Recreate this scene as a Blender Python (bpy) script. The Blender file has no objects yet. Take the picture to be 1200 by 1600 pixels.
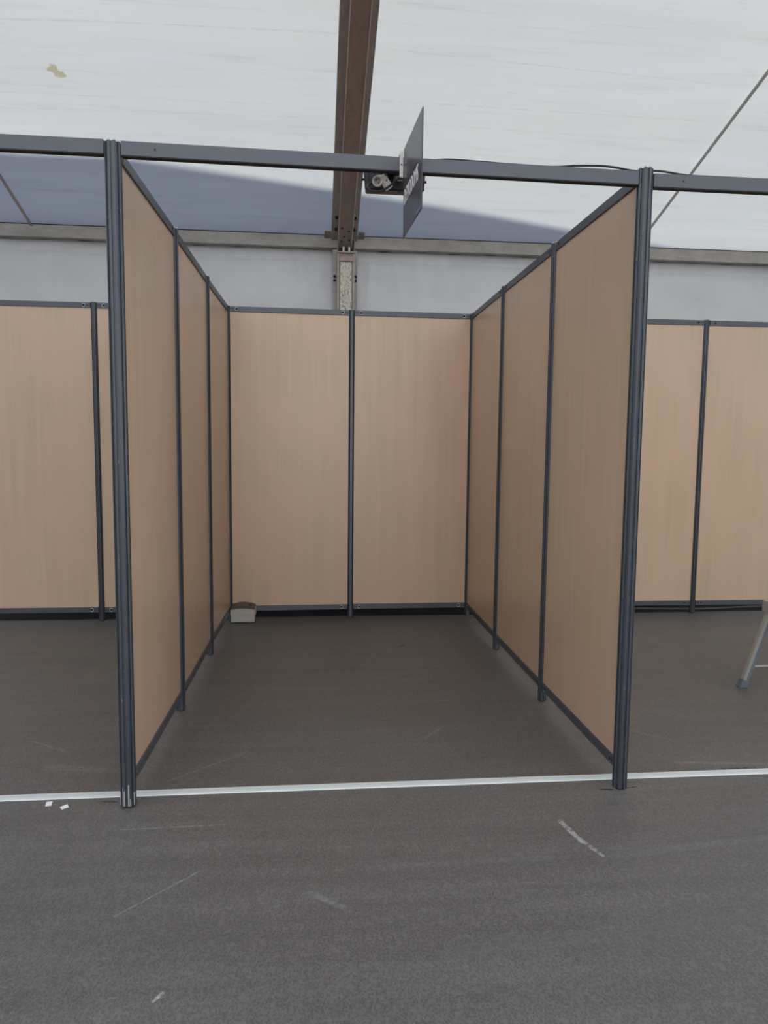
import bpy, bmesh, math, random
from mathutils import Vector, Matrix
random.seed(4)
scene = bpy.context.scene
COL = scene.collection
PI = math.pi

# ------------------------------------------------------------------ camera
F_PX = 1107.386
cam_data = bpy.data.cameras.new('camera')
cam_data.sensor_fit = 'HORIZONTAL'
cam_data.sensor_width = 36.0
cam_data.lens = 36.0 * F_PX / 1200.0
cam_data.clip_start = 0.05
cam_data.clip_end = 300
cam = bpy.data.objects.new('camera', cam_data)
COL.objects.link(cam)
CAM_ROT = Matrix.Rotation(-0.0964097, 4, 'Z') @ Matrix.Rotation(1.4787088, 4, 'X') @ Matrix.Rotation(0.0102881, 4, 'Z')
cam.matrix_world = Matrix.Translation((0.71414, -2.76607, 1.41786)) @ CAM_ROT
scene.camera = cam

# ------------------------------------------------------------------ exposure
scene.view_settings.view_transform = 'Standard'
scene.view_settings.look = 'None'
scene.view_settings.gamma = 1.0
scene.view_settings.use_curve_mapping = False
scene.view_settings.exposure = 0.0

# ------------------------------------------------------------------ sky
world = bpy.data.worlds.new('sky')
scene.world = world
world.use_nodes = True
wn = world.node_tree
wn.nodes.clear()
w_out = wn.nodes.new('ShaderNodeOutputWorld')
w_bg = wn.nodes.new('ShaderNodeBackground')
w_tc = wn.nodes.new('ShaderNodeTexCoord')
w_sep = wn.nodes.new('ShaderNodeSeparateXYZ')
w_ramp = wn.nodes.new('ShaderNodeValToRGB')
w_ramp.color_ramp.elements[0].position = 0.0
w_ramp.color_ramp.elements[0].color = (5.6, 5.4, 5.05, 1)
w_ramp.color_ramp.elements[1].position = 0.36
w_ramp.color_ramp.elements[1].color = (0.40, 0.52, 0.86, 1)
wn.links.new(w_tc.outputs['Generated'], w_sep.inputs[0])
wn.links.new(w_sep.outputs['Z'], w_ramp.inputs[0])
wn.links.new(w_ramp.outputs[0], w_bg.inputs['Color'])
w_bg.inputs['Strength'].default_value = 1.0
wn.links.new(w_bg.outputs[0], w_out.inputs['Surface'])

# ------------------------------------------------------------------ sun
SUN_TO = Vector((0.25, 0.55, 0.80)).normalized()        # direction towards the sun
sun_data = bpy.data.lights.new('sun', 'SUN')
sun_data.energy = 6.3
sun_data.angle = 0.0093
sun_data.color = (1.0, 0.97, 0.91)
sun = bpy.data.objects.new('sun', sun_data)
sun.location = (2, 12, 20)
sun.rotation_euler = SUN_TO.to_track_quat('Z', 'Y').to_euler()
COL.objects.link(sun)

# ------------------------------------------------------------------ material helpers
def new_mat(name, color=(0.5, 0.5, 0.5), rough=0.5, metal=0.0, spec=0.5):
    m = bpy.data.materials.new(name)
    m.use_nodes = True
    b = m.node_tree.nodes['Principled BSDF']
    b.inputs['Base Color'].default_value = (*color, 1)
    b.inputs['Roughness'].default_value = rough
    b.inputs['Metallic'].default_value = metal
    b.inputs['Specular IOR Level'].default_value = spec
    return m

class NT:
    """small node tree writer"""
    def __init__(s, m):
        s.t = m.node_tree
        s.b = s.t.nodes.get('Principled BSDF')
        s.tc = s.t.nodes.new('ShaderNodeTexCoord')
    def n(s, kind, **kw):
        x = s.t.nodes.new(kind)
        for k, v in kw.items():
            setattr(x, k, v)
        return x
    def l(s, a, b):
        s.t.links.new(a, b)
    def mapping(s, scale=(1, 1, 1), rot=(0, 0, 0), loc=(0, 0, 0), src=None):
        m = s.n('ShaderNodeMapping')
        m.inputs['Scale'].default_value = scale
        m.inputs['Rotation'].default_value = rot
        m.inputs['Location'].default_value = loc
        s.l(src or s.tc.outputs['Object'], m.inputs['Vector'])
        return m.outputs[0]
    def noise(s, vec, scale=5, detail=4, rough=0.55):
        x = s.n('ShaderNodeTexNoise')
        x.inputs['Scale'].default_value = scale
        x.inputs['Detail'].default_value = detail
        x.inputs['Roughness'].default_value = rough
        s.l(vec, x.inputs['Vector'])
        return x.outputs['Fac']
    def ramp(s, fac, stops):
        r = s.n('ShaderNodeValToRGB')
        e = r.color_ramp.elements
        while len(e) < len(stops):
            e.new(0.5)
        for i, (p, c) in enumerate(stops):
            e[i].position = p
            e[i].color = (*c, 1) if len(c) == 3 else c
        s.l(fac, r.inputs[0])
        return r.outputs[0]
    def math(s, op, a, b=None, c=None, clamp=False):
        m = s.n('ShaderNodeMath', operation=op, use_clamp=clamp)
        for i, v in enumerate((a, b, c)):
            if v is None:
                continue
            if isinstance(v, (int, float)):
                m.inputs[i].default_value = v
            else:
                s.l(v, m.inputs[i])
        return m.outputs[0]
    def mix(s, fac, a, b, mode='MIX'):
        m = s.n('ShaderNodeMix', data_type='RGBA', blend_type=mode)
        for idx, v in ((0, fac), (6, a), (7, b)):
            if isinstance(v, (int, float)):
                m.inputs[idx].default_value = v
            elif isinstance(v, tuple):
                m.inputs[idx].default_value = (*v, 1)
            else:
                s.l(v, m.inputs[idx])
        return m.outputs[2]
    def bump(s, h, strength=0.2, dist=0.01):
        b = s.n('ShaderNodeBump')
        b.inputs['Strength'].default_value = strength
        b.inputs['Distance'].default_value = dist
        s.l(h, b.inputs['Height'])
        s.l(b.outputs[0], s.b.inputs['Normal'])
    def seg(s, a, b, width, soft=0.5, src=None):
        """1 on the stroke a-b (xy metres), fading to 0 at its edge"""
        src = src or s.tc.outputs['Object']
        a3, d = Vector((a[0], a[1], 0)), Vector((b[0]-a[0], b[1]-a[1], 0))
        flat = s.n('ShaderNodeVectorMath', operation='MULTIPLY')
        s.l(src, flat.inputs[0]); flat.inputs[1].default_value = (1, 1, 0)
        sub = s.n('ShaderNodeVectorMath', operation='SUBTRACT')
        s.l(flat.outputs[0], sub.inputs[0]); sub.inputs[1].default_value = a3
        dot = s.n('ShaderNodeVectorMath', operation='DOT_PRODUCT')
        s.l(sub.outputs[0], dot.inputs[0]); dot.inputs[1].default_value = d
        t = s.math('DIVIDE', dot.outputs['Value'], max(d.length_squared, 1e-9), clamp=True)
        sc = s.n('ShaderNodeVectorMath', operation='SCALE')
        sc.inputs[0].default_value = d; s.l(t, sc.inputs['Scale'])
        df = s.n('ShaderNodeVectorMath', operation='SUBTRACT')
        s.l(sub.outputs[0], df.inputs[0]); s.l(sc.outputs[0], df.inputs[1])
        ln = s.n('ShaderNodeVectorMath', operation='LENGTH')
        s.l(df.outputs[0], ln.inputs[0])
        mr = s.n('ShaderNodeMapRange', interpolation_type='SMOOTHSTEP')
        s.l(ln.outputs['Value'], mr.inputs['Value'])
        mr.inputs['From Min'].default_value = width * (1-soft)
        mr.inputs['From Max'].default_value = width
        mr.inputs['To Min'].default_value = 1
        mr.inputs['To Max'].default_value = 0
        return mr.outputs[0]

# wood-look laminate boards
def wood_mat():
    m = new_mat('beech_laminate', (0.5, 0.4, 0.3), 0.33, 0, 0.5)
    s = NT(m)
    oi = s.n('ShaderNodeObjectInfo')
    off = s.n('ShaderNodeVectorMath', operation='SCALE')
    off.inputs[0].default_value = (37, 23, 51)
    s.l(oi.outputs['Random'], off.inputs['Scale'])
    ad = s.n('ShaderNodeVectorMath', operation='ADD')
    s.l(s.tc.outputs['Object'], ad.inputs[0]); s.l(off.outputs[0], ad.inputs[1])
    src = ad.outputs[0]
    fine = s.noise(s.mapping((150, 150, 1.6), src=src), 1.0, 5, 0.6)
    planks = s.noise(s.mapping((22, 22, 0.9), src=src), 1.0, 3, 0.5)
    blot = s.noise(s.mapping((2.5, 2.5, 1.6), src=src), 1.0, 2, 0.5)
    base = s.ramp(planks, [(0.30, (0.535, 0.396, 0.275)), (0.50, (0.570, 0.422, 0.293)), (0.70, (0.600, 0.455, 0.318))])
    c2 = s.mix(s.ramp(fine, [(0.35, (0, 0, 0)), (0.75, (1, 1, 1))]), base, (0.53, 0.39, 0.265))
    c2 = s.mix(0.45, base, c2)
    c3 = s.mix(s.ramp(blot, [(0.40, (0, 0, 0)), (0.62, (1, 1, 1))]), c2, (0.625, 0.432, 0.312))
    c3 = s.mix(0.7, c2, c3)
    s.l(c3, s.b.inputs['Base Color'])
    s.bump(fine, 0.05, 0.0005)
    return m

def metal_mat(name, col, rough=0.38, metal=0.25, wear=0.0):
    m = new_mat(name, col, rough, metal, 0.5)
    s = NT(m)
    a = s.noise(s.mapping((14, 14, 14)), 1.0, 5)
    lo = tuple(c*0.95 for c in col); hi = tuple(c*1.05 for c in col)
    c = s.ramp(a, [(0.3, lo), (0.7, hi)])
    if wear:
        w = s.noise(s.mapping((30, 30, 30)), 3.0, 6, 0.7)
        c = s.mix(s.ramp(w, [(0.66-wear*0.1, (0, 0, 0)), (0.74, (1, 1, 1))]), c, (0.42, 0.43, 0.45))
    s.l(c, s.b.inputs['Base Color'])
    r = s.math('MULTIPLY_ADD', a, 0.2, rough-0.1)
    s.l(r, s.b.inputs['Roughness'])
    return m

WOOD = wood_mat()
GREY = metal_mat('anthracite_metal', (0.086, 0.095, 0.110), 0.40, 0.25)
POST = metal_mat('anthracite_post_metal', (0.070, 0.082, 0.097), 0.36, 0.3, 0.15)
SILVER = metal_mat('worn_silver_metal', (0.50, 0.50, 0.50), 0.38, 0.4)
BLACK = new_mat('black_plastic', (0.012, 0.013, 0.017), 0.45)
HOLE = new_mat('dark_socket', (0.006, 0.006, 0.007), 0.7)
WHITEP = new_mat('off_white_plastic', (0.62, 0.61, 0.57), 0.4)

def alu_mat(name, a, b, sc=(5, 5, 5)):
    m = new_mat(name, a, 0.5, 0.25)
    s = NT(m)
    n1 = s.noise(s.mapping(sc), 2.0, 7, 0.65)
    n2 = s.noise(s.mapping((40, 40, 40)), 1.0, 5, 0.7)
    c = s.ramp(n1, [(0.32, a), (0.68, b)])
    c = s.mix(s.ramp(n2, [(0.62, (0, 0, 0)), (0.80, (1, 1, 1))]), c, tuple(x*0.45 for x in a))
    s.l(c, s.b.inputs['Base Color'])
    return m
ALU = alu_mat('weathered_aluminium', (0.255, 0.235, 0.205), (0.36, 0.335, 0.30), (3, 8, 8))
RAFT = alu_mat('brown_weathered_aluminium', (0.27, 0.205, 0.165), (0.36, 0.28, 0.235), (8, 3, 8))
RAFT_SIDE = alu_mat('grey_weathered_aluminium', (0.33, 0.295, 0.265), (0.44, 0.395, 0.36), (8, 3, 8))
RAFT_LIP = new_mat('bright_aluminium_edge', (0.55, 0.50, 0.45), 0.4, 0.3)

def membrane_mat(name, transl, tcol, dirt=True):
    m = new_mat(name, (0.74, 0.76, 0.76), 0.6, 0, 0.3)
    s = NT(m)
    out = [n for n in s.t.nodes if n.type == 'OUTPUT_MATERIAL'][0]
    tr = s.n('ShaderNodeBsdfTranslucent')
    mx = s.n('ShaderNodeMixShader')
    mx.inputs[0].default_value = transl
    s.l(s.b.outputs[0], mx.inputs[1]); s.l(tr.outputs[0], mx.inputs[2]); s.l(mx.outputs[0], out.inputs['Surface'])
    if dirt:
        f1 = s.noise(s.mapping((0.7, 14, 14)), 1.3, 8, 0.72)
        f2 = s.noise(s.mapping((0.25, 3.0, 3.0), (0, 0, 0.015)), 1.2, 4, 0.6)
        f3 = s.noise(s.mapping((2.5, 22, 22)), 1.5, 9, 0.8)
        f4 = s.noise(s.mapping((0.5, 0.5, 0.5)), 2.0, 3, 0.5)
        g1 = s.ramp(f1, [(0.54, (1, 1, 1)), (0.72, (0.86, 0.865, 0.85))])
        g2 = s.ramp(f2, [(0.40, (1, 1, 1)), (0.75, (0.93, 0.93, 0.90))])
        g3 = s.ramp(f3, [(0.60, (1, 1, 1)), (0.74, (0.80, 0.80, 0.77))])
        g4 = s.ramp(f4, [(0.35, (0.96, 0.97, 0.99)), (0.65, (1, 1, 0.985))])
        c = s.mix(1.0, g1, g2, 'MULTIPLY')
        c = s.mix(0.8, c, s.mix(1.0, c, g3, 'MULTIPLY'))
        c = s.mix(1.0, c, g4, 'MULTIPLY')
        # long fold lines and the tan stain
        lines = [((-2.2, 1.93), (-0.6, 1.86), 0.012), ((-0.6, 1.86), (0.86, 1.84), 0.010), ((-2.0, 2.42), (0.5, 2.40), 0.006),
                 ((-2.0, 2.56), (0.6, 2.50), 0.006), ((1.2, 1.93), (3.4, 2.02), 0.008), ((1.15, 2.32), (3.5, 2.33), 0.010),
                 ((1.3, 2.50), (2.6, 2.52), 0.005), ((2.0, 2.9), (3.5, 2.88), 0.006), ((1.2, 2.75), (2.8, 2.78), 0.005)]
        brk = s.ramp(s.noise(s.mapping((6, 6, 6)), 1.5, 5, 0.7), [(0.38, (0, 0, 0)), (0.6, (1, 1, 1))])
        for a, b, w in lines:
            k = s.math('MULTIPLY', s.seg(a, b, w, 0.9), brk)
            c = s.mix(s.math('MULTIPLY', k, 0.6), c, (0.76, 0.745, 0.69))
        warp = s.n('ShaderNodeVectorMath', operation='MULTIPLY_ADD')
        nz = s.n('ShaderNodeTexNoise'); nz.inputs['Scale'].default_value = 30
        s.l(s.tc.outputs['Object'], nz.inputs['Vector'])
        s.l(nz.outputs['Color'], warp.inputs[0]); warp.inputs[1].default_value = (0.05, 0.05, 0); s.l(s.tc.outputs['Object'], warp.inputs[2])
        for a, b, w in (((-0.965, 2.245), (-0.935, 2.225), 0.028), ((-0.94, 2.275), (-0.90, 2.28), 0.026), ((-0.955, 2.235), (-0.905, 2.272), 0.020)):
            k = s.seg(a, b, w, 0.45, src=warp.outputs[0])
            c = s.mix(s.math('MULTIPLY', k, s.ramp(f1, [(0.3, (0.5,)*3), (0.6, (1, 1, 1))])), c, (0.68, 0.60, 0.44))
        cc = s.mix(1.0, c, (0.50, 0.52, 0.53), 'MULTIPLY')
        ct = s.mix(1.0, c, tcol, 'MULTIPLY')
        s.l(cc, s.b.inputs['Base Color']); s.l(ct, tr.inputs['Color'])
    else:
        f = s.noise(s.mapping((0.8, 0.8, 1.2)), 2.0, 5, 0.6)
        c = s.ramp(f, [(0.35, (0.60, 0.605, 0.60)), (0.65, (0.68, 0.685, 0.675))])
        s.l(c, s.b.inputs['Base Color'])
        tr.inputs['Color'].default_value = (*tcol, 1)
    return m
ROOF_F = membrane_mat('fill_light_membrane', 0.85, (0.92, 0.92, 0.90))  # unseen front slope, made extra translucent to add fill light
ROOF_M = membrane_mat('white_tent_membrane', 0.275, (0.80, 0.83, 0.815))
WALL_M = membrane_mat('white_side_tarpaulin', 0.12, (0.7, 0.72, 0.72), dirt=False)

def floor_mat():
    m = new_mat('dark_vinyl_floor', (0.08, 0.075, 0.07), 0.4, 0, 0.5)
    s = NT(m)
    big = s.noise(s.mapping((0.8, 1.6, 1)), 1.2, 4, 0.6)
    c = s.ramp(big, [(0.3, (0.108, 0.101, 0.095)), (0.7, (0.126, 0.120, 0.113))])
    streak = s.noise(s.mapping((4, 30, 1)), 1.5, 7, 0.75)
    c = s.mix(s.math('MULTIPLY', s.ramp(streak, [(0.56, (0, 0, 0)), (0.78, (1, 1, 1))]), 0.5), c, (0.17, 0.165, 0.155))
    scuff = s.noise(s.mapping((14, 34, 1)), 1.0, 9, 0.8)
    patch = s.ramp(s.noise(s.mapping((1.3, 1.3, 1)), 1.0, 3), [(0.45, (0, 0, 0)), (0.65, (1, 1, 1))])
    k = s.math('MULTIPLY', s.ramp(scuff, [(0.62, (0, 0, 0)), (0.72, (1, 1, 1))]), patch)
    c = s.mix(s.math('MULTIPLY', k, 0.6), c, (0.22, 0.215, 0.20))
    # fine leather grain
    v = s.n('ShaderNodeTexVoronoi'); v.inputs['Scale'].default_value = 1.0
    s.l(s.mapping((150, 110, 1)), v.inputs['Vector'])
    g = s.noise(s.mapping((260, 200, 1)), 1.0, 4, 0.7)
    grain = s.math('ADD', s.math('MULTIPLY', v.outputs['Distance'], 0.7), g)
    c = s.mix(1.0, c, s.ramp(grain, [(0.60, (0.76, 0.76, 0.76)), (0.82, (0.98, 0.98, 0.98)), (1.0, (1.28, 1.28, 1.28))]), 'MULTIPLY')
    st2 = s.noise(s.mapping((0.7, 12, 1), (0, 0, 0.05)), 1.0, 8, 0.7)
    c = s.mix(1.0, c, s.ramp(st2, [(0.30, (0.84, 0.84, 0.84)), (0.70, (1.14, 1.14, 1.14))]), 'MULTIPLY')
    dash = s.noise(s.mapping((18, 75, 1)), 1.0, 6, 0.75)
    pat2 = s.ramp(s.noise(s.mapping((1.7, 2.6, 1), loc=(3, 7, 0)), 1.0, 5, 0.65), [(0.46, (0, 0, 0)), (0.60, (1, 1, 1))])
    kd = s.math('MULTIPLY', s.ramp(dash, [(0.60, (0, 0, 0)), (0.70, (1, 1, 1))]), pat2)
    c = s.mix(s.math('MULTIPLY', kd, 0.75), c, (0.30, 0.295, 0.28))
    # seam, scratches and scuffs with a place of their own
    brk = s.ramp(s.noise(s.mapping((60, 60, 1)), 1.0, 5, 0.7), [(0.38, (0, 0, 0)), (0.58, (1, 1, 1))])
    for a, b, w, col, amt, dots in [
            ((-2.4, 1.10), (4.6, 1.0), 0.006, (0.15, 0.135, 0.12), 0.45, 0),
            ((1.645, -0.255), (1.675, -0.40), 0.012, (0.42, 0.41, 0.38), 0.85, 1),
            ((1.66, -0.34), (1.715, -0.49), 0.009, (0.40, 0.39, 0.37), 0.7, 1),
            ((0.113, -0.684), (0.331, -0.472), 0.0035, (0.30, 0.30, 0.29), 0.7, 1),
            ((0.302, -1.030), (0.320, -1.005), 0.006, (0.45, 0.45, 0.43), 0.9, 1),
            ((0.093, 0.183), (0.395, 0.451), 0.006, (0.26, 0.23, 0.20), 0.6, 1),
            ((0.9, -0.50), (1.528, -0.489), 0.016, (0.18, 0.18, 0.175), 0.35, 1),
            ((1.75, -0.50), (2.9, -0.36), 0.02, (0.19, 0.19, 0.185), 0.35, 1),
            ((1.1, -0.92), (2.6, -0.80), 0.03, (0.15, 0.15, 0.15), 0.25, 1),
            ((0.0, -0.19), (0.374, -0.185), 0.004, (0.28, 0.27, 0.26), 0.6, 1),
            ((-0.62, 0.64), (-0.44, 0.52), 0.008, (0.26, 0.25, 0.23), 0.55, 1),
            ((-0.45, 0.36), (-0.22, 0.32), 0.03, (0.20, 0.195, 0.18), 0.5, 1),
            ((2.10, 0.72), (2.45, 0.45), 0.012, (0.22, 0.205, 0.19), 0.5, 1),
            ((2.35, 0.20), (2.9, 0.14), 0.012, (0.25, 0.24, 0.225), 0.5, 1),
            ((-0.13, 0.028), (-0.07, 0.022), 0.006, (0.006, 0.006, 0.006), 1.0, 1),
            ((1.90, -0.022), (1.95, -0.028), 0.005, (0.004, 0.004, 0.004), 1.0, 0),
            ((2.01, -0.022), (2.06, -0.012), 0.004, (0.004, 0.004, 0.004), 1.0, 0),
            ((2.52, 0.123), (2.68, 0.125), 0.005, (0.01, 0.01, 0.01), 0.8, 1),
            ((1.30, 2.13), (1.345, 2.17), 0.008, (0.008, 0.008, 0.008), 1.0, 0),
            ((1.25, 0.55), (1.34, 0.66), 0.008, (0.24, 0.22, 0.20), 0.6, 1),
            ((0.70, -0.62), (0.80, -0.70), 0.012, (0.24, 0.24, 0.24), 0.5, 1)]:
        kk = s.seg(a, b, w*1.15, 0.5)
        if dots:
            kk = s.math('MULTIPLY', kk, brk)
        c = s.mix(s.math('MULTIPLY', kk, min(1.0, amt*1.3)), c, col)
    s.l(c, s.b.inputs['Base Color'])
    r = s.math('MULTIPLY_ADD', big, 0.16, 0.30)
    r = s.math('ADD', r, s.math('MULTIPLY', patch, 0.05))
    s.l(r, s.b.inputs['Roughness'])
    h = s.math('ADD', grain, s.math('MULTIPLY', streak, 0.8))
    s.bump(h, 0.5, 0.003)
    return m
FLOOR_M = floor_mat()

# ------------------------------------------------------------------ mesh helpers
def box(bm, x0, x1, y0, y1, z0, z1, bev=0.0):
    vs = [bm.verts.new((x, y, z)) for x in (x0, x1) for y in (y0, y1) for z in (z0, z1)]
    fs = [(0, 1, 3, 2), (4, 6, 7, 5), (0, 4, 5, 1), (2, 3, 7, 6), (0, 2, 6, 4), (1, 5, 7, 3)]
    faces = [bm.faces.new([vs[i] for i in f]) for f in fs]
    if bev:
        es = {e for f in faces for e in f.edges}
        bmesh.ops.bevel(bm, geom=list(es), offset=bev, segments=2, profile=0.6, affect='EDGES')
    return vs

def prism(bm, pts, z0, z1):
    a = [bm.verts.new((x, y, z0)) for x, y in pts]
    b = [bm.verts.new((x, y, z1)) for x, y in pts]
    n = len(pts)
    for i in range(n):
        bm.faces.new((a[i], a[(i+1) % n], b[(i+1) % n], b[i]))
    bm.faces.new(list(reversed(a))); bm.faces.new(b)
    return a + b

def tube(bm, path, r, seg=10, caps=True):
    path = [Vector(p) for p in path]
    rings = []
    up = Vector((0, 0, 1))
    for i, p in enumerate(path):
        d = (path[min(i+1, len(path)-1)] - path[max(i-1, 0)]).normalized()
        if abs(d.dot(up)) > 0.95:
            side = d.cross(Vector((1, 0, 0))).normalized()
        else:
            side = d.cross(up).normalized()
        o = side.cross(d).normalized()
        rings.append([bm.verts.new(p + r*(math.cos(2*PI*k/seg)*side + math.sin(2*PI*k/seg)*o)) for k in range(seg)])
    for a, b in zip(rings, rings[1:]):
        for k in range(seg):
            bm.faces.new((a[k], a[(k+1) % seg], b[(k+1) % seg], b[k]))
    if caps:
        bm.faces.new(list(reversed(rings[0]))); bm.faces.new(rings[-1])

def spline(pts, n=8):
    """Catmull-Rom through the points"""
    P = [Vector(p) for p in pts]
    P = [P[0]*2-P[1]] + P + [P[-1]*2-P[-2]]
    out = []
    for i in range(1, len(P)-2):
        for k in range(n):
            t = k/n
            a, b, c, d = P[i-1], P[i], P[i+1], P[i+2]
            out.append(0.5*((2*b)+(c-a)*t+(2*a-5*b+4*c-d)*t*t+(3*b-a-3*c+d)*t**3))
    out.append(P[-2])
    return out

def obj(name, bm, mat, parent=None, smooth=False, loc=(0, 0, 0)):
    bmesh.ops.recalc_face_normals(bm, faces=bm.faces)
    me = bpy.data.meshes.new(name)
    bm.to_mesh(me); bm.free()
    me.materials.append(mat)
    if smooth:
        me.polygons.foreach_set('use_smooth', [True]*len(me.polygons))
        try:
            me.set_sharp_from_angle(angle=math.radians(35))
        except Exception:
            pass
    o = bpy.data.objects.new(name, me)
    o.location = loc
    COL.objects.link(o)
    if parent:
        o.parent = parent
    return o

def tag(o, label=None, cat=None, group=None, kind=None):
    if label: o['label'] = label
    if cat: o['category'] = cat
    if group: o['group'] = group
    if kind: o['kind'] = kind
    return o

def thing(name, label, cat, loc=(0, 0, 0), rotz=0.0, group=None):
    o = bpy.data.objects.new(name, None)
    o.empty_display_size = 0.1
    COL.objects.link(o)
    o.location = loc; o.rotation_euler = (0, 0, rotz)
    return tag(o, label, cat, group)

def BM(): return bmesh.new()

# ================================================================== SETTING
Y_EAVE, Z_EAVE, SLOPE = 3.80, 3.29, math.tan(math.radians(18))
RIDGE_Y = -1.2
def roof_z(y):
    return Z_EAVE + (Y_EAVE - y)*SLOPE if y >= RIDGE_Y else Z_EAVE + (Y_EAVE - 2*RIDGE_Y + y)*SLOPE
X0, X1 = -7.5, 11.5
Y_FRONT = 2*RIDGE_Y - Y_EAVE       # -6.2

bm = BM(); box(bm, X0, X1, Y_FRONT, 3.98, -0.06, 0.0)
tag(obj('floor', bm, FLOOR_M), kind='structure')

bm = BM(); box(bm, X0+0.1, X1-0.1, 3.07, 3.80, 0.0005, 0.004)  # black sheet added to paint the shade in the gap under the panels
tag(obj('gap_shade_sheet_1', bm, new_mat('painted_gap_shade', (0.008, 0.008, 0.009), 0.8)), kind='structure')

# ground outside
bm = BM(); box(bm, -60, 60, -60, 60, -0.3, -0.07)
tag(obj('floor_outside', bm, new_mat('pale_concrete', (0.55, 0.53, 0.50), 0.9)), kind='structure')

# roof membrane: two slopes, gently sagging between the rafters
def roof_mesh(ya, yb, nx=76, ny=24):
    bm = BM()
    g = []
    for i in range(nx+1):
        row = []
        x = X0 + (X1-X0)*i/nx
        for j in range(ny+1):
            y = ya + (yb-ya)*j/ny
            edge = math.sin(PI*j/ny)
            sag = 0.008*edge*math.sin((x-0.965)/2.69*PI/2)**2
            row.append(bm.verts.new((x, y, roof_z(y)-sag+0.012)))
        g.append(row)
    for i in range(nx):
        for j in range(ny):
            bm.faces.new((g[i][j], g[i+1][j], g[i+1][j+1], g[i][j+1]))
    return bm
tag(obj('ceiling', roof_mesh(3.92, RIDGE_Y), ROOF_M, smooth=True), kind='structure')
tag(obj('ceiling_front_slope', roof_mesh(RIDGE_Y, Y_FRONT), ROOF_F, smooth=True), kind='structure')

# back side wall: hanging tarpaulin with scalloped upper edge and soft folds
def wall_back_mesh():
    bm = BM()
    xs = []
    x = X0
    while x < X1:
        xs.append(x); x += 0.0165
    pitch, tabw = 0.33, 0.05
    zs = [0.0, 0.6, 1.2, 1.8, 2.2, 2.4, 2.5, 2.6, 2.7, 2.8, 2.9, 2.98, 3.04, 3.075, 3.085, 3.095, 3.12, 1.0]
    g = []
    for x in xs:
        ph = (x - 0.965 + 0.16) % pitch
        if ph < tabw: top = 3.235
        else:
            u = (ph-tabw)/(pitch-tabw)
            top = 3.199 - 0.014*math.sin(PI*u)**0.7
        d = abs(x-0.965)
        row = []
        for k, z in enumerate(zs):
            z = top if k == len(zs)-1 else z
            fold = 0.010*math.sin(3.1*x+0.4*z)*math.exp(-0.1*d)
            fold += 0.004*math.sin(9.7*x+1.1+1.2*z)
            fold += 0.018*math.exp(-((x-(0.70-0.28*(3.15-z)*-1))/0.05)**2)*max(0, min(1, (z-2.6)/0.5)) if x < 0.965 else 0
            for cx, sl, w, a in ((0.53, 0.30, 0.035, 0.022), (1.22, -0.10, 0.03, 0.018), (1.42, 0.16, 0.03, 0.014), (1.62, 0.14, 0.05, 0.020), (1.86, -0.12, 0.04, 0.016), (-0.9, 0.05, 0.03, 0.012), (-1.55, 0.0, 0.02, 0.010), (2.6, 0.08, 0.04, 0.010), (4.3, -0.05, 0.04, 0.012)):
                fold += a*math.exp(-((x-cx+sl*(z-3.15))/w)**2)*max(0.0, min(1.0, (z-2.3)/0.7))
            hem = -0.004 if 3.08 < z < 3.09 else 0
            if z > 3.1: fold *= 0.4
            row.append(bm.verts.new((x, 3.868 - fold + hem, z)))
        g.append(row)
    for i in range(len(xs)-1):
        for j in range(len(zs)-1):
            bm.faces.new((g[i][j], g[i+1][j], g[i+1][j+1], g[i][j+1]))
    return bm
tag(obj('wall_back', wall_back_mesh(), WALL_M, smooth=True), kind='structure')
# end walls; unseen right and front walls have openings shaped to light the booth
bm = BM()
a = [bm.verts.new((X0, y, z)) for y, z in ((3.86, 0), (3.86, roof_z(3.86)), (RIDGE_Y, roof_z(RIDGE_Y)), (Y_FRONT, roof_z(Y_FRONT)), (Y_FRONT, 0))]
bm.faces.new(a)
tag(obj('wall_left', bm, WALL_M), kind='structure')

bm = BM()
a = [bm.verts.new((X1, y, z)) for y, z in ((3.86, 0), (3.86, roof_z(3.86)), (RIDGE_Y, roof_z(RIDGE_Y)), (Y_FRONT, roof_z(Y_FRONT)), (Y_FRONT, 0), (-4.6, 0), (-4.6, 3.1), (-1.6, 3.1), (-1.6, 0))]
bm.faces.new(a)
tag(obj('wall_right', bm, WALL_M), kind='structure')
for nm, xa, xb in (('wall_front', X0, -1.2), ('wall_front_right', 3.0, X1)):
    bm = BM(); box(bm, xa, xb, Y_FRONT-0.01, Y_FRONT, 0, Z_EAVE)
    tag(obj(nm, bm, WALL_M), kind='structure')

# neighbouring building outside, whose roof edge shades the lower roof membrane and the back wall
H_B = 12.0
def shade_pt(x, y):
    z = roof_z(y)
    t = (H_B - z)/SUN_TO.z
    p = Vector((x, y, z)) + SUN_TO*t
    return (p.x, p.y)
edge = [shade_pt(-30, 2.97), shade_pt(-0.75, 2.97), shade_pt(0.3, 3.13), shade_pt(1.8, 3.37), shade_pt(4.12, 3.815), shade_pt(30, 3.83)]
bm = BM(); prism(bm, edge + [(60, 30), (-60, 30)], -0.07, H_B)
tag(obj('wall_outside', bm, new_mat('grey_render', (0.40, 0.40, 0.42), 0.9)), kind='structure')

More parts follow.
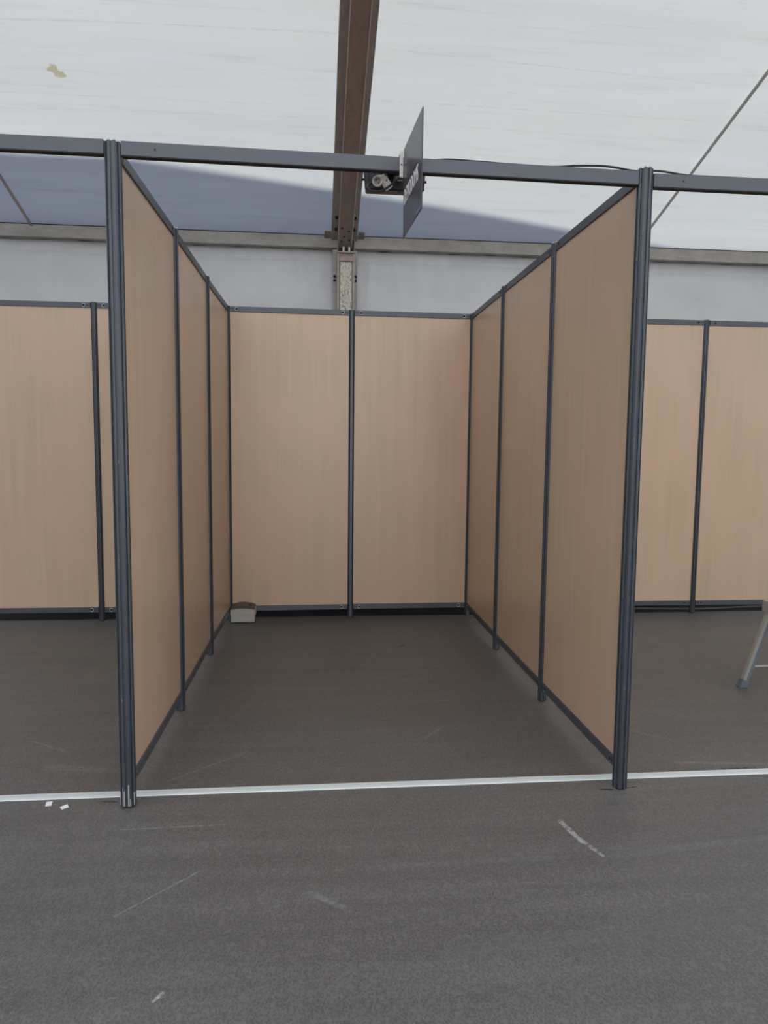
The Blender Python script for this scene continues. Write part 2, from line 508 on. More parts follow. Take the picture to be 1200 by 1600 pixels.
# ================================================================== TENT FRAME
# eave beam
t = thing('eave_beam', 'long weathered aluminium beam running level where the white roof meets the back wall', 'beam', (0.965, Y_EAVE, 3.18))
bm = BM(); box(bm, X0-0.965, X1-0.965, -0.035, 0.035, 0.0, 0.105, 0.004)
obj('beam_profile', bm, ALU, t)
bm = BM(); box(bm, X0-0.965, X1-0.965, 0.092, 0.104, -0.05, 0.085)  # bar coloured dark for the shade in the gaps above the tarpaulin
obj('gap_shade_rail', bm, new_mat('gap_shade_dark', (0.03, 0.028, 0.026), 0.6), t)
bm = BM(); box(bm, X0-0.965, X1-0.965, -0.03, 0.05, 0.1055, 0.113)
obj('roof_gasket', bm, HOLE, t)

# rafter: runs from the column head up to the ridge (built along local +y = up the slope)
RX = 0.965
ang = math.radians(18)
t = thing('roof_rafter', 'brown weathered aluminium rafter running up the middle of the white tent roof', 'roof beam', (RX, 3.80, 3.27))
t.rotation_euler = (-ang, 0, 0)       # local -y climbs towards the ridge
L = 5.24
bm = BM(); box(bm, -0.118, 0.112, -L, -0.02, -0.035, 0.0, 0.003)
obj('keder_flange', bm, RAFT_SIDE, t)
bm = BM(); box(bm, -0.060, 0.060, -L, -0.02, -0.125, -0.036, 0.003)
obj('box_profile', bm, RAFT, t)
for sx in (-1, 1):
    bm = BM(); box(bm, sx*0.060-0.0035, sx*0.060+0.0035, -L, -0.02, -0.132, -0.1255, 0.001)
    obj('profile_lip', bm, RAFT_LIP, t)
for (bx, by, bz) in ((-0.03, -0.34, -0.128), (0.028, -0.30, -0.128), (-0.01, -0.22, -0.128), (0.035, -0.17, -0.128), (-0.032, -0.15, -0.128)):
    bm = BM(); tube(bm, [(bx, by, bz), (bx, by, bz+0.004)], 0.009, 12)
    obj('bolt_hole', bm, HOLE, t)
for sx in (-1, 1):
    for by in (-0.36, -0.20):
        bm = BM(); tube(bm, [(sx*0.078, by, -0.036), (sx*0.078, by, -0.052)], 0.014, 6)
        obj('bolt', bm, HOLE, t)
for sx in (-1, 1):
    x0, x1 = sorted((sx*0.120, sx*0.178))
    bm = BM(); box(bm, x0, x1, -0.135, -0.03, -0.022, -0.012, 0.002)
    obj('roof_bracket', bm, ALU, t)
# column
COLX = 0.978
t = thing('tent_column', 'grey aluminium tent column with cream crackled strip rising behind the partition wall', 'column', (COLX, 3.74, 0))
bm = BM(); box(bm, -0.115, 0.105, 0.045, 0.055, 0, 3.17)
obj('side_flange', bm, ALU, t)
bm = BM(); box(bm, -0.078, 0.078, -0.025, 0.044, 0, 3.245, 0.003)
obj('column_profile', bm, alu_mat('brown_column_aluminium', (0.20, 0.165, 0.14), (0.27, 0.225, 0.195)), t)
bm = BM()
box(bm, -0.078, -0.062, -0.034, -0.0255, 0, 3.12, 0.002)
obj('profile_lip', bm, ALU, t)
bm = BM(); box(bm, 0.062, 0.078, -0.034, -0.0255, 0, 3.12, 0.002)
obj('profile_lip', bm, ALU, t)
def crackle():
    m = new_mat('cream_crackled_tape', (0.6, 0.57, 0.47), 0.7)
    s = NT(m)
    n = s.noise(s.mapping((1, 1, 1)), 30, 5, 0.7)
    mp = s.mapping((60, 1, 26))
    v = s.n('ShaderNodeTexVoronoi', feature='DISTANCE_TO_EDGE'); v.inputs['Scale'].default_value = 1.0
    s.l(mp, v.inputs['Vector'])
    ck = s.ramp(v.outputs['Distance'], [(0.02, (0, 0, 0)), (0.09, (1, 1, 1))])
    brk = s.ramp(s.noise(s.mapping((1, 1, 1)), 45, 3), [(0.42, (0, 0, 0)), (0.55, (1, 1, 1))])
    base = s.ramp(n, [(0.3, (0.50, 0.48, 0.40)), (0.7, (0.66, 0.64, 0.54))])
    k = s.math('MULTIPLY', s.math('SUBTRACT', 1.0, ck), brk)
    c = s.mix(k, base, (0.16, 0.13, 0.10))
    sp = s.ramp(s.noise(s.mapping((1, 1, 1)), 70, 4), [(0.63, (0, 0, 0)), (0.70, (1, 1, 1))])
    c = s.mix(sp, c, (0.13, 0.11, 0.09))
    s.l(c, s.b.inputs['Base Color'])
    return m
bm = BM(); box(bm, -0.052, 0.050, -0.033, -0.0255, 0, 3.045, 0.001)
tag(obj('filler_strip', bm, crackle(), t), label='cream crackled strip')
bm = BM(); box(bm, -0.066, 0.066, -0.036, -0.0255, 3.05, 3.10, 0.006)
tag(obj('cap_block', bm, RAFT, t), label='brown block at the head of the column')
bm = BM(); box(bm, -0.078, 0.078, -0.050, -0.0255, 3.122, 3.134, 0.002)
obj('head_plate', bm, ALU, t)
for x in (-0.022, 0.028):
    bm = BM(); box(bm, x-0.009, x+0.009, -0.048, -0.030, 3.135, 3.20, 0.003)
    obj('head_rib', bm, RAFT_LIP, t)
bm = BM(); box(bm, -0.07, 0.07, -0.0275, -0.0255, 3.135, 3.235)
obj('head_recess', bm, HOLE, t)
for sx, x in ((-1, -0.098), (1, 0.09)):
    for z in (2.90, 2.935):
        bm = BM(); tube(bm, [(x, 0.044, z), (x, 0.022, z)], 0.012, 6)
        obj('bolt', bm, HOLE, t)
# roof straps
def strap(x, label, col):
    bm = BM()
    ya, yb = 3.79, -1.15
    vs = box(bm, x-0.0125, x+0.0125, yb, ya, -0.003, 0.003)
    for v in vs: v.co.z += roof_z(v.co.y)-0.03
    o = obj('roof_strap', bm, new_mat('strap_'+str(round(abs(x))), col, 0.6), smooth=True)
    return tag(o, label, 'strap')
strap(3.66, 'grey straight strap under the white roof, right of the booth, climbing to the upper right', (0.60, 0.61, 0.57))
strap(-1.712, 'thin brown strap under the shaded roof at the far left of the photo', (0.42, 0.36, 0.33))

# ================================================================== PARTITION SYSTEM
def post_profile(af=0.050):
    """octagon with a T groove in every face"""
    R = af/2
    half = R*math.tan(PI/8)
    pts = []
    for k in range(8):
        a = k*PI/4
        c, s_ = math.cos(a), math.sin(a)
        def P(u, d): return (c*d - s_*u, s_*d + c*u)
        g = 0.0042
        pts += [P(-half*0.93, R), P(-g, R), P(-g, R-0.006), P(g, R-0.006), P(g, R), P(half*0.93, R)]
    return pts

POSTS = {  # fitted floor positions of the posts
    'L0': (-0.017, -0.012), 'L1': (-0.003, 1.007), 'L2': (0.004, 2.022), 'L3': (0.021, 2.992), 'B1': (1.000, 3.023),
    'B2': (1.987, 3.037), 'R2': (1.983, 2.034), 'R1': (1.984, 1.010), 'R0': (1.988, -0.009), 'K1': (-0.990, 3.010), 'K2': (-1.985, 3.010),
    'M3': (2.975, 3.030), 'M4': (3.976, 3.019), 'M5': (4.960, 3.015)}
post_labels = {
    'L0': 'tall front left anthracite post, nearest the viewer, with scraped silver foot',
    'L1': 'anthracite post between the nearest and middle panels of the left side wall',
    'L2': 'anthracite post between the middle and rearmost panels of the left side wall',
    'L3': 'anthracite corner post at the rear left of the booth beside the beige box',
    'B1': 'anthracite post in the middle of the back wall between its two panels',
    'B2': 'anthracite corner post at the rear right of the booth',
    'R2': 'anthracite post between the middle and rearmost panels of the right side wall',
    'R1': 'anthracite post between the nearest and middle panels of the right side wall',
    'R0': 'tall front right anthracite post, nearest the viewer, with torn flooring at its foot',
    'K1': 'anthracite post of the back row in the neighbouring booth at far left',
    'K2': 'anthracite post of the back row beyond the left edge of the neighbouring booth',
    'M3': 'anthracite back row post hidden just behind the right side wall',
    'M4': 'anthracite post of the back row in the booth at far right',
    'M5': 'anthracite back row post just past the right edge of the photo'}

bm = BM(); prism(bm, post_profile(), 0.0, 1.0)
bmesh.ops.recalc_face_normals(bm, faces=bm.faces)
post_me = bpy.data.meshes.new('partition_post'); bm.to_mesh(post_me); bm.free(); post_me.materials.append(POST)
bm = BM(); prism(bm, [(x*0.55, y*0.55) for x, y in post_profile()], 0.0, 0.012)
foot_me = bpy.data.meshes.new('foot'); bm.to_mesh(foot_me); bm.free(); foot_me.materials.append(BLACK)
pin_bm = BM()
for k in range(8):
    a = k*PI/4 + PI/8
    box(pin_bm, 0.0215*math.cos(a)-0.003, 0.0215*math.cos(a)+0.003, 0.0215*math.sin(a)-0.003, 0.0215*math.sin(a)+0.003, 0, 0.006, 0.001)
cap_me = bpy.data.meshes.new('cap'); pin_bm.to_mesh(cap_me); pin_bm.free(); cap_me.materials.append(SILVER)

for key, (x, y) in POSTS.items():
    if key in ('K2', 'M5'):
        if key == 'K2': continue
    big = key in ('L0', 'R0')
    t = thing('partition_post', post_labels[key], 'post', (x, y, 0), 0, 'anthracite partition posts')
    s = 1.12 if big else 0.90
    shaft = bpy.data.objects.new('shaft', post_me); COL.objects.link(shaft); shaft.parent = t
    shaft.location = (0, 0, 0.006); shaft.scale = (s, s, 2.494)
    f = bpy.data.objects.new('foot', foot_me); COL.objects.link(f); f.parent = t; f.scale = (s, s, 0.5)
    c = bpy.data.objects.new('end_cap', cap_me); COL.objects.link(c); c.parent = t; c.location = (0, 0, 2.5005); c.scale = (s, s, 1)
    if key == 'L0':
        bm = BM()
        R = 0.025*s
        for k, (h, w) in {5: (0.075, 0.0045), 6: (0.085, 0.005), 7: (0.05, 0.004)}.items():
            a = k*PI/4
            for sg in (-1, 1):
                cu = sg*0.0072*s
                cx, cy = math.cos(a)*R-math.sin(a)*cu, math.sin(a)*R+math.cos(a)*cu
                m = box(bm, -0.0008, 0.0008, -w/2, w/2, 0.012, h+sg*0.012)
                bmesh.ops.transform(bm, matrix=Matrix.Translation((cx, cy, 0)) @ Matrix.Rotation(a, 4, 'Z'), verts=m)
        tag(obj('scraped_paint', bm, SILVER, t), label='bare silver scrape marks at the foot')

# ---- one partition panel, built along local +x from post to post (unit length)
def make_lock(side):
    """C-shaped silver tension lock with a dark key hole and slot"""
    y = side*0.0128
    bm = BM()
    rings = []
    n = 14
    for i in range(n+1):
        a = math.radians(40) + math.radians(280)*i/n
        rings.append((0.0125*math.cos(a), y, 0.0125*math.sin(a)))
    tube(bm, rings, 0.0030, 6)
    return bm

def make_panel(worn):
    t = thing('partition_panel', 'panel', 'partition panel')
    bm = BM(); box(bm, 0.0225, 0.9775, -0.004, 0.004, 0.1145, 2.4565)
    obj('board', bm, WOOD, t)
    for nm, z0, z1 in (('top_rail', 2.457, 2.498), ('bottom_rail', 0.073, 0.114)):
        bm = BM()
        # rail with a small shadow lip along the board side
        box(bm, 0.026, 0.974, -0.0125, 0.0125, z0, z1, 0.002)
        r = obj(nm, bm, GREY, t)
        zc = (z0+z1)/2
        for xx, sg in ((0.075, 1), (0.925, -1)):
            for side in (-1, 1):
                bm = make_lock(side)
                for v in bm.verts:
                    v.co.x *= sg
                bmesh.ops.translate(bm, verts=bm.verts, vec=(xx, 0, zc))
                obj('lock_ring', bm, SILVER if worn else GREY_WORN, r)
                bm = BM()
                tube(bm, [(xx, side*0.0122, zc), (xx, side*0.0130, zc)], 0.0088, 12)
                x_a, x_b = sorted((xx-sg*0.008, xx-sg*0.045))
                box(bm, x_a, x_b, min(side*0.0122, side*0.0129), max(side*0.0122, side*0.0129), zc-0.002, zc+0.002)
                obj('key_hole', bm, HOLE, r)
    return t
GREY_WORN = metal_mat('part_worn_metal', (0.16, 0.165, 0.175), 0.4, 0.3)
proto_plain = make_panel(False)
proto_worn = make_panel(True)
used = set()
def copy_tree(o, parent=None):
    c = o.copy(); COL.objects.link(c)
    if parent: c.parent = parent
    for ch in list(o.children):
        copy_tree(ch, c)
    return c
def place_panel(a, b, label, group, worn=False):
    proto = proto_worn if worn else proto_plain
    first = proto.name not in used
    if first:
        used.add(proto.name); t = proto; t_name = t.name
    else:
        t = copy_tree(proto)
    pa, pb = Vector(POSTS[a]), Vector(POSTS[b])
    d = pb-pa
    t.location = (pa.x, pa.y, 0)
    t.rotation_euler = (0, 0, math.atan2(d.y, d.x))
    t.scale = (d.length, 1, 1)
    t['label'] = label; t['group'] = group
    return t
GL, GR, GB, GN = 'left side wall panels', 'right side wall panels', 'back wall panels', 'neighbouring booth back panels'
POSTS['K2'] = (-1.985, 3.010)
place_panel('L3', 'B1', 'left one of the two beech panels in the back wall, behind the beige box', GB, True)
place_panel('B1', 'B2', 'right one of the two beech panels in the back wall', GB, True)
place_panel('L0', 'L1', 'beech panel of the left side wall nearest the viewer', GL)
place_panel('L1', 'L2', 'middle beech panel of the left side wall', GL)
place_panel('L2', 'L3', 'narrow looking rearmost beech panel of the left side wall', GL)
place_panel('R0', 'R1', 'large beech panel of the right side wall nearest the viewer', GR)
place_panel('R1', 'R2', 'middle beech panel of the right side wall', GR)
place_panel('R2', 'B2', 'rearmost beech panel of the right side wall', GR)
place_panel('K1', 'L3', 'narrow glimpse of beech panel just left of the front left post', GN, True)
place_panel('K2', 'K1', 'wide beech panel at the far left edge of the photo', GN, True)
place_panel('B2', 'M3', 'beech back panel hidden behind the right side wall', GN)
place_panel('M3', 'M4', 'beech back panel directly right of the front right post', GN)
place_panel('M4', 'M5', 'beech back panel at the far right edge, behind the folding platform', GN)

# ---- front header beams
def header(x0, y0, x1, y1, z0, z1, label):
    d = Vector((x1-x0, y1-y0, z1-z0))
    t = thing('header_beam', label, 'beam', (x0, y0, z0), math.atan2(d.y, d.x), 'front header beams')
    t.rotation_euler = (0, -math.atan2(d.z, d.xy.length), math.atan2(d.y, d.x))
    L = d.length
    bm = BM(); box(bm, 0, L, -0.014, 0.014, -0.050, 0, 0.0015)
    obj('beam_profile', bm, GREY, t)
    bm = BM(); box(bm, 0.002, L-0.002, -0.0135, 0.0135, -0.0535, -0.0505)
    obj('underside_groove', bm, HOLE, t)
    for xx in (0.12,):
        bm = BM(); tube(bm, [(xx, -0.0146, -0.025), (xx, -0.0135, -0.025)], 0.004, 10)
        obj('key_hole', bm, HOLE, t)
    return t
header(-2.0, -0.012, -0.0475, -0.012, 2.508, 2.507, 'dark grey header beam running off left from the front left post')
header(0.0135, -0.012, 1.9575, -0.009, 2.504, 2.489, 'dark grey header beam spanning the booth front, carrying sign and lamp')
header(2.0185, -0.009, 4.0, -0.009, 2.483, 2.483, 'dark grey header beam running off right from the front right post')

# ================================================================== FLOOR ITEMS
m = new_mat('white_floor_strip', (0.66, 0.70, 0.69), 0.45)
s = NT(m)
band = s.seg((-6, 0.083), (8, 0.083), 0.009, 0.8)
s.l(s.mix(s.math('MULTIPLY', band, 0.5), (0.68, 0.72, 0.71), (0.45, 0.49, 0.49)), s.b.inputs['Base Color'])
bm = BM()
for sx in (-1, 1):
    pass
prism(bm, [(0.058, 0.0005), (0.062, 0.004), (0.079, 0.0048), (0.083, 0.0035), (0.087, 0.0048), (0.104, 0.004), (0.108, 0.0005)], -2.6, 6.0)
for v in bm.verts:
    v.co = Vector((v.co.z, v.co.x, v.co.y))
tag(obj('floor_strip', bm, m), 'thin white strip running across the dark floor at the booth front', 'floor strip')

def scrap(x, y, rot, pts, label):
    bm = BM()
    vs = [bm.verts.new((px, py, 0.0012+h)) for px, py, h in pts]
    vs2 = [bm.verts.new((px, py, 0.0002+h)) for px, py, h in pts]
    n = len(vs)
    bm.faces.new(vs); bm.faces.new(list(reversed(vs2)))
    for i in range(n):
        bm.faces.new((vs2[i], vs2[(i+1) % n], vs[(i+1) % n], vs[i]))
    o = obj('paper_scrap', bm, PAPER, loc=(x, y, 0))
    o.rotation_euler = (0, 0, rot)
    return tag(o, label, 'paper scrap', 'white paper scraps')
PAPER = new_mat('white_paper', (0.80, 0.80, 0.78), 0.8)
scrap(-0.332, 0.022, 0.3, [(-0.012, -0.013, 0), (0.010, -0.016, 0), (0.014, 0.012, 0.003), (-0.009, 0.014, 0.004)], 'left one of two white paper scraps on the floor')
scrap(-0.262, -0.010, -0.2, [(-0.018, 0.000, 0.001), (-0.002, -0.015, 0), (0.018, 0.002, 0.002), (0.002, 0.018, 0.005)], 'right one of two white paper scraps, nearer the front left post')

# beige box in the rear corner
CRE = new_mat('beige_plastic', (0.44, 0.43, 0.37), 0.45)
LIDM = new_mat('dark_brown_plastic', (0.085, 0.060, 0.052), 0.35)
t = thing('plastic_box', 'small beige plastic box with dark brown lid in the rear left corner', 'box', (0.135, 2.925, 0))
hw, d0, d1 = 0.096, -0.055, 0.055
bm = BM(); box(bm, -hw+0.003, hw-0.003, d0+0.003, d1, 0.008, 0.0655, 0.004); obj('lower_case', bm, CRE, t, True)
bm = BM()
N = 12
prof = [(-hw-0.001, 0.067), (hw+0.001, 0.067)] + [((hw+0.001)*(1-2*i/N), 0.108+0.010*(1-(1-2*i/N)**2)) for i in range(N+1)]
a = [bm.verts.new((x, d0-0.002, z)) for x, z in prof]; b = [bm.verts.new((x, d1+0.002, z)) for x, z in prof]
n = len(prof)
for i in range(n): bm.faces.new((a[i], a[(i+1) % n], b[(i+1) % n], b[i]))
bm.faces.new(a); bm.faces.new(list(reversed(b)))
obj('upper_case', bm, CRE, t)
bm = BM()
prof = [((hw-0.003)*(1-2*i/N), 0.108+0.010*(1-(1-2*i/N)**2)+0.0008) for i in range(N+1)]
prof = [((hw-0.003), 0.109)] + prof[1:-1] + [(-(hw-0.003), 0.109)]
top = [(x, z+0.012+0.008*(1-(x/hw)**2)) for x, z in reversed(prof)]
full = prof + top
a = [bm.verts.new((x, d0+0.006, z)) for x, z in full]; b = [bm.verts.new((x, d1-0.002, z + 0.012)) for x, z in full]
n = len(full)
for i in range(n): bm.faces.new((a[i], a[(i+1) % n], b[(i+1) % n], b[i]))
bm.faces.new(a); bm.faces.new(list(reversed(b)))
lid = obj('lid', bm, LIDM, t)
bm = BM(); box(bm, 0.045, 0.068, -0.02, 0.01, 0.128, 0.146, 0.002); obj('latch', bm, BLACK, lid)
bm = BM(); box(bm, hw+0.0012, hw+0.004, d0+0.01, d1, 0.062, 0.125, 0.001); obj('side_clip', bm, WHITEP, t)
for sx in (-1, 1):
    for yy in (d0+0.004, d1-0.03):
        bm = BM(); x0, x1 = sorted((sx*0.062, sx*0.094)); box(bm, x0, x1, yy, yy+0.026, 0, 0.0078); obj('foot', bm, BLACK, t)

# cables
def cable(pts, r, name, label, mat, n=8, parent=None):
    bm = BM(); tube(bm, spline(pts, n), r, 8)
    o = obj(name, bm, mat, parent, True)
    if parent is None: tag(o, label, 'cable')
    return o
CAB = new_mat('black_cable', (0.015, 0.016, 0.02), 0.45)
cable([(1.075, 0.004, 2.500), (1.15, 0.002, 2.500), (1.22, 0.0, 2.505), (1.35, 0.0, 2.502), (1.45, 0, 2.499), (1.62, 0.0, 2.497), (1.72, 0.0, 2.506), (1.84, 0.008, 2.512),
       (1.94, 0.020, 2.506), (1.99, 0.026, 2.507), (2.06, 0.012, 2.505), (2.17, 0.0, 2.490), (2.35, 0, 2.489), (2.6, 0, 2.489), (3.0, 0, 2.489), (3.6, 0, 2.489)],
      0.0042, 'power_cable', 'thin black cable lying along the top of the header beam to the right', CAB)
cable([(2.05, 3.16, 0.012), (2.5, 3.20, 0.012), (3.0, 3.15, 0.012), (3.5, 3.17, 0.012), (4.1, 3.13, 0.012), (4.7, 3.19, 0.012), (5.2, 3.18, 0.012)],
      0.009, 'power_cable', 'grey cable on the floor under the back panels at right', new_mat('grey_cable', (0.16, 0.15, 0.14), 0.5))

# ================================================================== SIGN
def sign_mat():
    return new_mat('dark_plum_sign_plastic', (0.036, 0.030, 0.038), 0.28, 0, 0.45)
A, B = Vector((1.041, -0.034)), Vector((1.060, -0.372))
dv = B-A
t = thing('hanging_sign', 'square dark plum flag sign with white letters projecting from header beam', 'sign', (A.x, A.y, 2.200), math.atan2(dv.y, dv.x))
Ls = dv.length
bm = BM(); box(bm, 0, Ls, -0.002, 0.002, 0, 0.320, 0.0006)
sign = obj('sign_board', bm, sign_mat(), t)
fc = bpy.data.curves.new('sign_text', 'FONT')
fc.body = 'DEMODOMS'
fc.size = 0.078
fc.align_x = 'LEFT'
fc.extrude = 0.0006
fc.space_character = 1.15
tmp = bpy.data.objects.new('tmp_text', fc)
COL.objects.link(tmp)
bpy.context.view_layer.update()
dg = bpy.context.evaluated_depsgraph_get()
tm = bpy.data.meshes.new_from_object(tmp.evaluated_get(dg))
bpy.data.objects.remove(tmp)
xs = [v.co.x for v in tm.vertices]
ys = [v.co.y for v in tm.vertices]
x_lo, x_hi = min(xs), max(xs)
W_TXT = 0.258
# local frame: sign local +x runs towards the viewer, left face has normal -y (local)
for v in tm.vertices:
    x, y, z = v.co
    v.co = Vector((0.022 + (x-x_lo)/(x_hi-x_lo)*W_TXT, -0.0027-z, 0.112 + (y)*1.0))
txt = bpy.data.objects.new('sign_lettering', tm)
tm.materials.append(new_mat('white_lettering', (0.75, 0.75, 0.75), 0.5))
COL.objects.link(txt); txt.parent = t
bm = BM(); box(bm, Ls-0.085, Ls-0.012, -0.0026, -0.0021, 0.008, 0.0105)  # pale strip painting the highlight along the lower edge
obj('edge_highlight', bm, new_mat('painted_highlight', (0.5, 0.5, 0.52), 0.4), t)
# white clamp holding the sign on the beam
t = thing('sign_clamp', 'white plastic clamp holding the dark sign on the header beam', 'clamp', (1.034, -0.030, 2.42))
bm = BM(); box(bm, -0.010, 0.0035, -0.003, 0.002, 0.0, 0.095, 0.001); obj('clamp_plate', bm, WHITEP, t)
bm = BM(); box(bm, -0.010, 0.0035, 0.0025, 0.044, 0.084, 0.092, 0.001); obj('clamp_hook', bm, WHITEP, t)
bm = BM(); tube(bm, [(-0.003, -0.006, 0.045), (-0.003, -0.0032, 0.045)], 0.003, 8); obj('screw', bm, BLACK, t)

# ================================================================== FLOODLIGHT behind the beam
t = thing('flood_light', 'black floodlight hanging behind the middle header beam, half covered by sign', 'lamp', (1.022, 0.150, 2.424))
bm = BM()
pr = [(-0.117, 0.0), (0.117, 0.0), (0.124, 0.08), (-0.124, 0.08)]
a = [bm.verts.new((x, -0.03, z)) for x, z in pr]; b = [bm.verts.new((x*0.94, 0.05, z+0.01)) for x, z in pr]
for i in range(4): bm.faces.new((a[i], a[(i+1) % 4], b[(i+1) % 4], b[i]))
bm.faces.new(a); bm.faces.new(list(reversed(b)))
bmesh.ops.bevel(bm, geom=bm.edges[:], offset=0.003, segments=2, affect='EDGES')
lamp = obj('housing', bm, new_mat('black_lamp_metal', (0.010, 0.011, 0.014), 0.45, 0.1), t)
for i in range(9):
    bm = BM(); x = -0.10+i*0.025
    box(bm, x-0.0012, x+0.0012, -0.040, -0.0305, 0.035, 0.078)
    obj('cooling_fin', bm, BLACK, lamp)
for x in (-0.128, 0.128):
    bm = BM(); tube(bm, [(x*0.92, 0.0, 0.048), (x*1.02, 0.0, 0.048)], 0.005, 8); obj('pivot_screw', bm, BLACK, t)
for x in (-0.1, -0.045, 0.02, 0.09):
    bm = BM(); box(bm, x-0.006, x+0.006, -0.028, -0.016, -0.004, 0.001, 0.001); obj('frame_clip', bm, BLACK, t)
bm = BM(); box(bm, -0.004+0.0, 0.03, -0.0335, -0.0305, 0.036, 0.058, 0.001); obj('rating_plate', bm, new_mat('pale_label', (0.6, 0.6, 0.6), 0.5), t)
bm = BM(); box(bm, -0.118, 0.118, -0.034, -0.0305, 0.004, 0.008); obj('frame_rim', bm, new_mat('dark_rim', (0.015, 0.015, 0.017), 0.5), t)
bm = BM()
box(bm, -0.03, 0.03, -0.1455, -0.02, 0.060, 0.065)
obj('mounting_bracket', bm, BLACK, t)

# round socket and plug hanging in front of it
t = thing('cable_socket', 'round off-white power socket hanging in front of the black floodlight', 'socket', (0.948, 0.060, 2.436))
t.rotation_euler = (math.radians(14), 0, math.radians(-12))
bm = BM()
prof = [(0.0, 0.008), (0.014, 0.008), (0.0145, 0.0), (0.019, 0.0), (0.0205, 0.004), (0.019, 0.028), (0.012, 0.04), (0.0, 0.042)]
seg = 28
rings = []
for r, yy in prof:
    rings.append([bm.verts.new((r*math.cos(2*PI*k/seg), yy, r*math.sin(2*PI*k/seg))) for k in range(seg)] if r > 0 else [bm.verts.new((0, yy, 0))])
for a, b in zip(rings, rings[1:]):
    for k in range(seg):
        q = [a[k % len(a)], a[(k+1) % len(a)], b[(k+1) % len(b)], b[k % len(b)]]
        q = [v for i, v in enumerate(q) if v not in q[:i]]
        bm.faces.new(q)
obj('socket_body', bm, WHITEP, t, True)
bm = BM(); tube(bm, [(0, 0.0072, 0), (0, 0.0079, 0)], 0.0135, 24); obj('socket_face', bm, new_mat('socket_face_grey', (0.36, 0.34, 0.32), 0.5), t)
for x, z in ((-0.004, 0.005), (0.005, -0.006)):
    bm = BM(); tube(bm, [(x, 0.0064, z), (x, 0.0071, z)], 0.0024, 10); obj('pin_hole', bm, HOLE, t)
bm = BM(); tube(bm, [(0.0, 0.02, 0.0195), (0.018, 0.02, 0.0195)], 0.003, 8); obj('hanging_ring', bm, WHITEP, t)
t = thing('cable_plug', 'angular off-white plug beside the round power socket', 'plug', (0.987, 0.055, 2.433))
t.rotation_euler = (math.radians(-10), math.radians(-35), math.radians(25))
bm = BM(); box(bm, -0.013, 0.013, 0.0, 0.024, -0.024, 0.022, 0.004); obj('plug_body', bm, WHITEP, t, True)
bm = BM(); box(bm, -0.009, 0.009, 0.004, 0.020, 0.0225, 0.033, 0.002); obj('plug_collar', bm, WHITEP, t, True)
bm = BM(); tube(bm, [(0, -0.0007, 0.006), (0, 0.0003, 0.006)], 0.003, 8); obj('screw', bm, HOLE, t)
cable([(1.050, 0.03, 2.440), (1.03, 0.03, 2.438), (1.010, 0.035, 2.425), (0.985, 0.03, 2.403), (0.955, 0.03, 2.388), (0.925, 0.045, 2.393), (0.912, 0.062, 2.412), (0.916, 0.078, 2.428), (0.930, 0.088, 2.436)],
      0.0042, 'power_cable', 'short black cable looping below the round power socket', CAB)

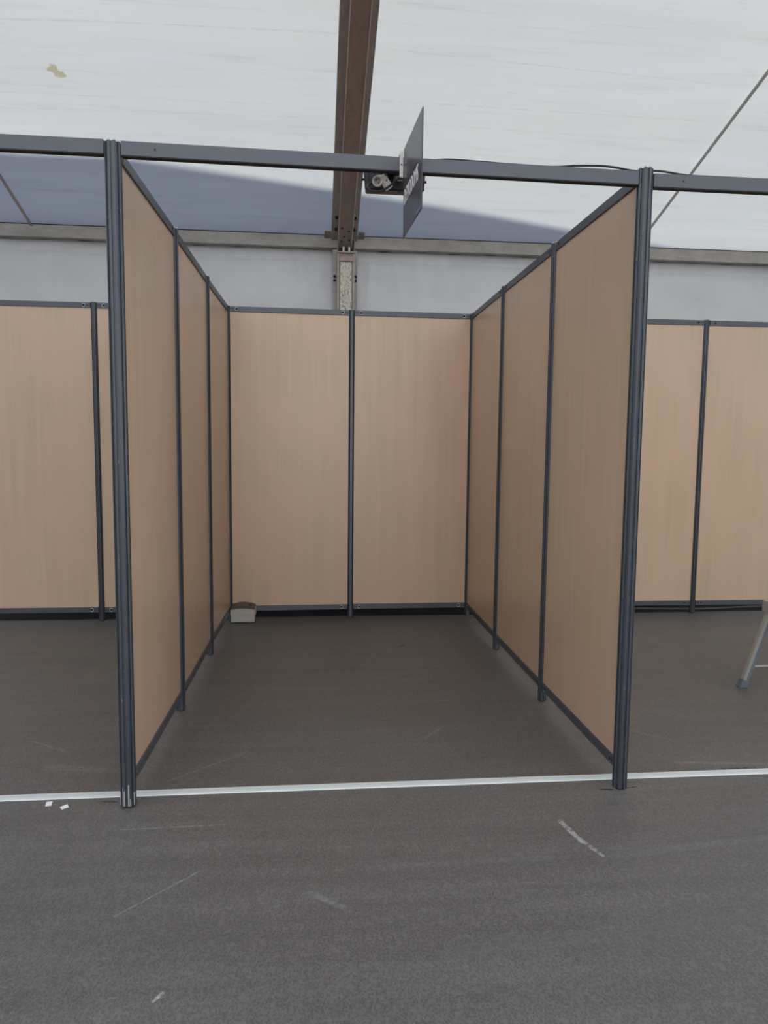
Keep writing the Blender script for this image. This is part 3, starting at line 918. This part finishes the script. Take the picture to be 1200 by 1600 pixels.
# ================================================================== FOLDING PLATFORM at right edge
t = thing('folding_platform', 'folding aluminium work platform whose leg enters at the right edge', 'work platform', (3.27, 1.16, 0), 0)
LEG = metal_mat('brushed_aluminium', (0.42, 0.42, 0.39), 0.42, 0.35)
SHADED_SIDE = metal_mat('shaded_leg_aluminium', (0.20, 0.22, 0.26), 0.4, 0.35)  # darker copy of the leg metal, painting the face in shade
FOOTM = new_mat('blue_grey_rubber', (0.13, 0.15, 0.20), 0.6)
def leg(x0, y0, dx, first):
    # leaning channel leg: foot at (x0,y0,0), top at (x0+dx,y0,0.47)
    H = 0.472
    bm = BM()
    for z in (0.05, H):
        pass
    def sect(z):
        cx = x0 + dx*z/H
        return [(cx-0.021, y0-0.016), (cx+0.021, y0-0.016), (cx+0.021, y0+0.016), (cx-0.021, y0+0.016)]
    a = [bm.verts.new((x, y, 0.04)) for x, y in sect(0.04)]
    b = [bm.verts.new((x, y, H)) for x, y in sect(H)]
    for i in range(4): bm.faces.new((a[i], a[(i+1) % 4], b[(i+1) % 4], b[i]))
    bm.faces.new(a); bm.faces.new(b)
    bmesh.ops.bevel(bm, geom=bm.edges[:], offset=0.003, segments=2, affect='EDGES')
    lg = obj('leg', bm, LEG, t)
    bm = BM()
    a = [bm.verts.new((x+0.008 if i in (0, 3) else x+0.0004, y-0.0006 if i in (0, 1) else y, 0.045)) for i, (x, y) in enumerate(sect(0.045))]
    b = [bm.verts.new((x+0.008 if i in (0, 3) else x+0.0004, y-0.0006 if i in (0, 1) else y, H-0.005)) for i, (x, y) in enumerate(sect(H-0.005))]
    for v in (a[0], a[3], b[0], b[3]): v.co.x += 0.012
    for i in range(4): bm.faces.new((a[i], a[(i+1) % 4], b[(i+1) % 4], b[i]))
    bm.faces.new(a); bm.faces.new(b)
    obj('leg_shaded_face', bm, SHADED_SIDE, lg)
    bm = BM()
    a = [bm.verts.new(p) for p in ((x0-0.030, y0-0.02, 0), (x0+0.026, y0-0.02, 0), (x0+0.026, y0+0.02, 0), (x0-0.030, y0+0.02, 0))]
    cx = x0+dx*0.045/H
    b = [bm.verts.new(p) for p in ((cx-0.025, y0-0.019, 0.05), (cx+0.025, y0-0.019, 0.034), (cx+0.025, y0+0.019, 0.034), (cx-0.025, y0+0.019, 0.05))]
    for i in range(4): bm.faces.new((a[i], a[(i+1) % 4], b[(i+1) % 4], b[i]))
    bm.faces.new(a); bm.faces.new(b)
    bmesh.ops.bevel(bm, geom=bm.edges[:], offset=0.003, segments=2, affect='EDGES')
    obj('rubber_foot', bm, FOOTM, lg)
    for z in (0.105, 0.30):
        bm = BM(); cx = x0+dx*z/H-0.004; tube(bm, [(cx-0.004, y0-0.0162, z), (cx-0.004, y0-0.0185, z)], 0.006, 10); obj('rivet', bm, SILVER, lg)
leg(0, 0, 0.155, True); leg(0, -0.36, 0.155, False)
leg(1.25, 0, -0.155, False); leg(1.25, -0.36, -0.155, False)
for y in (0, -0.36):
    bm = BM(); tube(bm, [(0.062, y, 0.125), (1.188, y, 0.125)], 0.007, 10); obj('brace_rod', bm, SILVER, t, True)
bm = BM(); tube(bm, [(0.16, -0.343, 0.42), (0.16, -0.017, 0.42)], 0.012, 10); obj('rung', bm, LEG, t, True)
bm = BM(); box(bm, 0.157, 1.093, -0.39, 0.03, 0.473, 0.52, 0.004); obj('deck', bm, LEG, t)
bm = BM(); box(bm, 0.120, 0.156, -0.395, 0.035, 0.452, 0.524, 0.005); obj('deck_end_cap', bm, new_mat('beige_end_cap', (0.36, 0.34, 0.31), 0.5), t)
bm = BM(); box(bm, 0.160, 0.180, 0.0305, 0.036, 0.505, 0.522, 0.002); obj('hinge_pin', bm, BLACK, t)

bpy.context.view_layer.update()
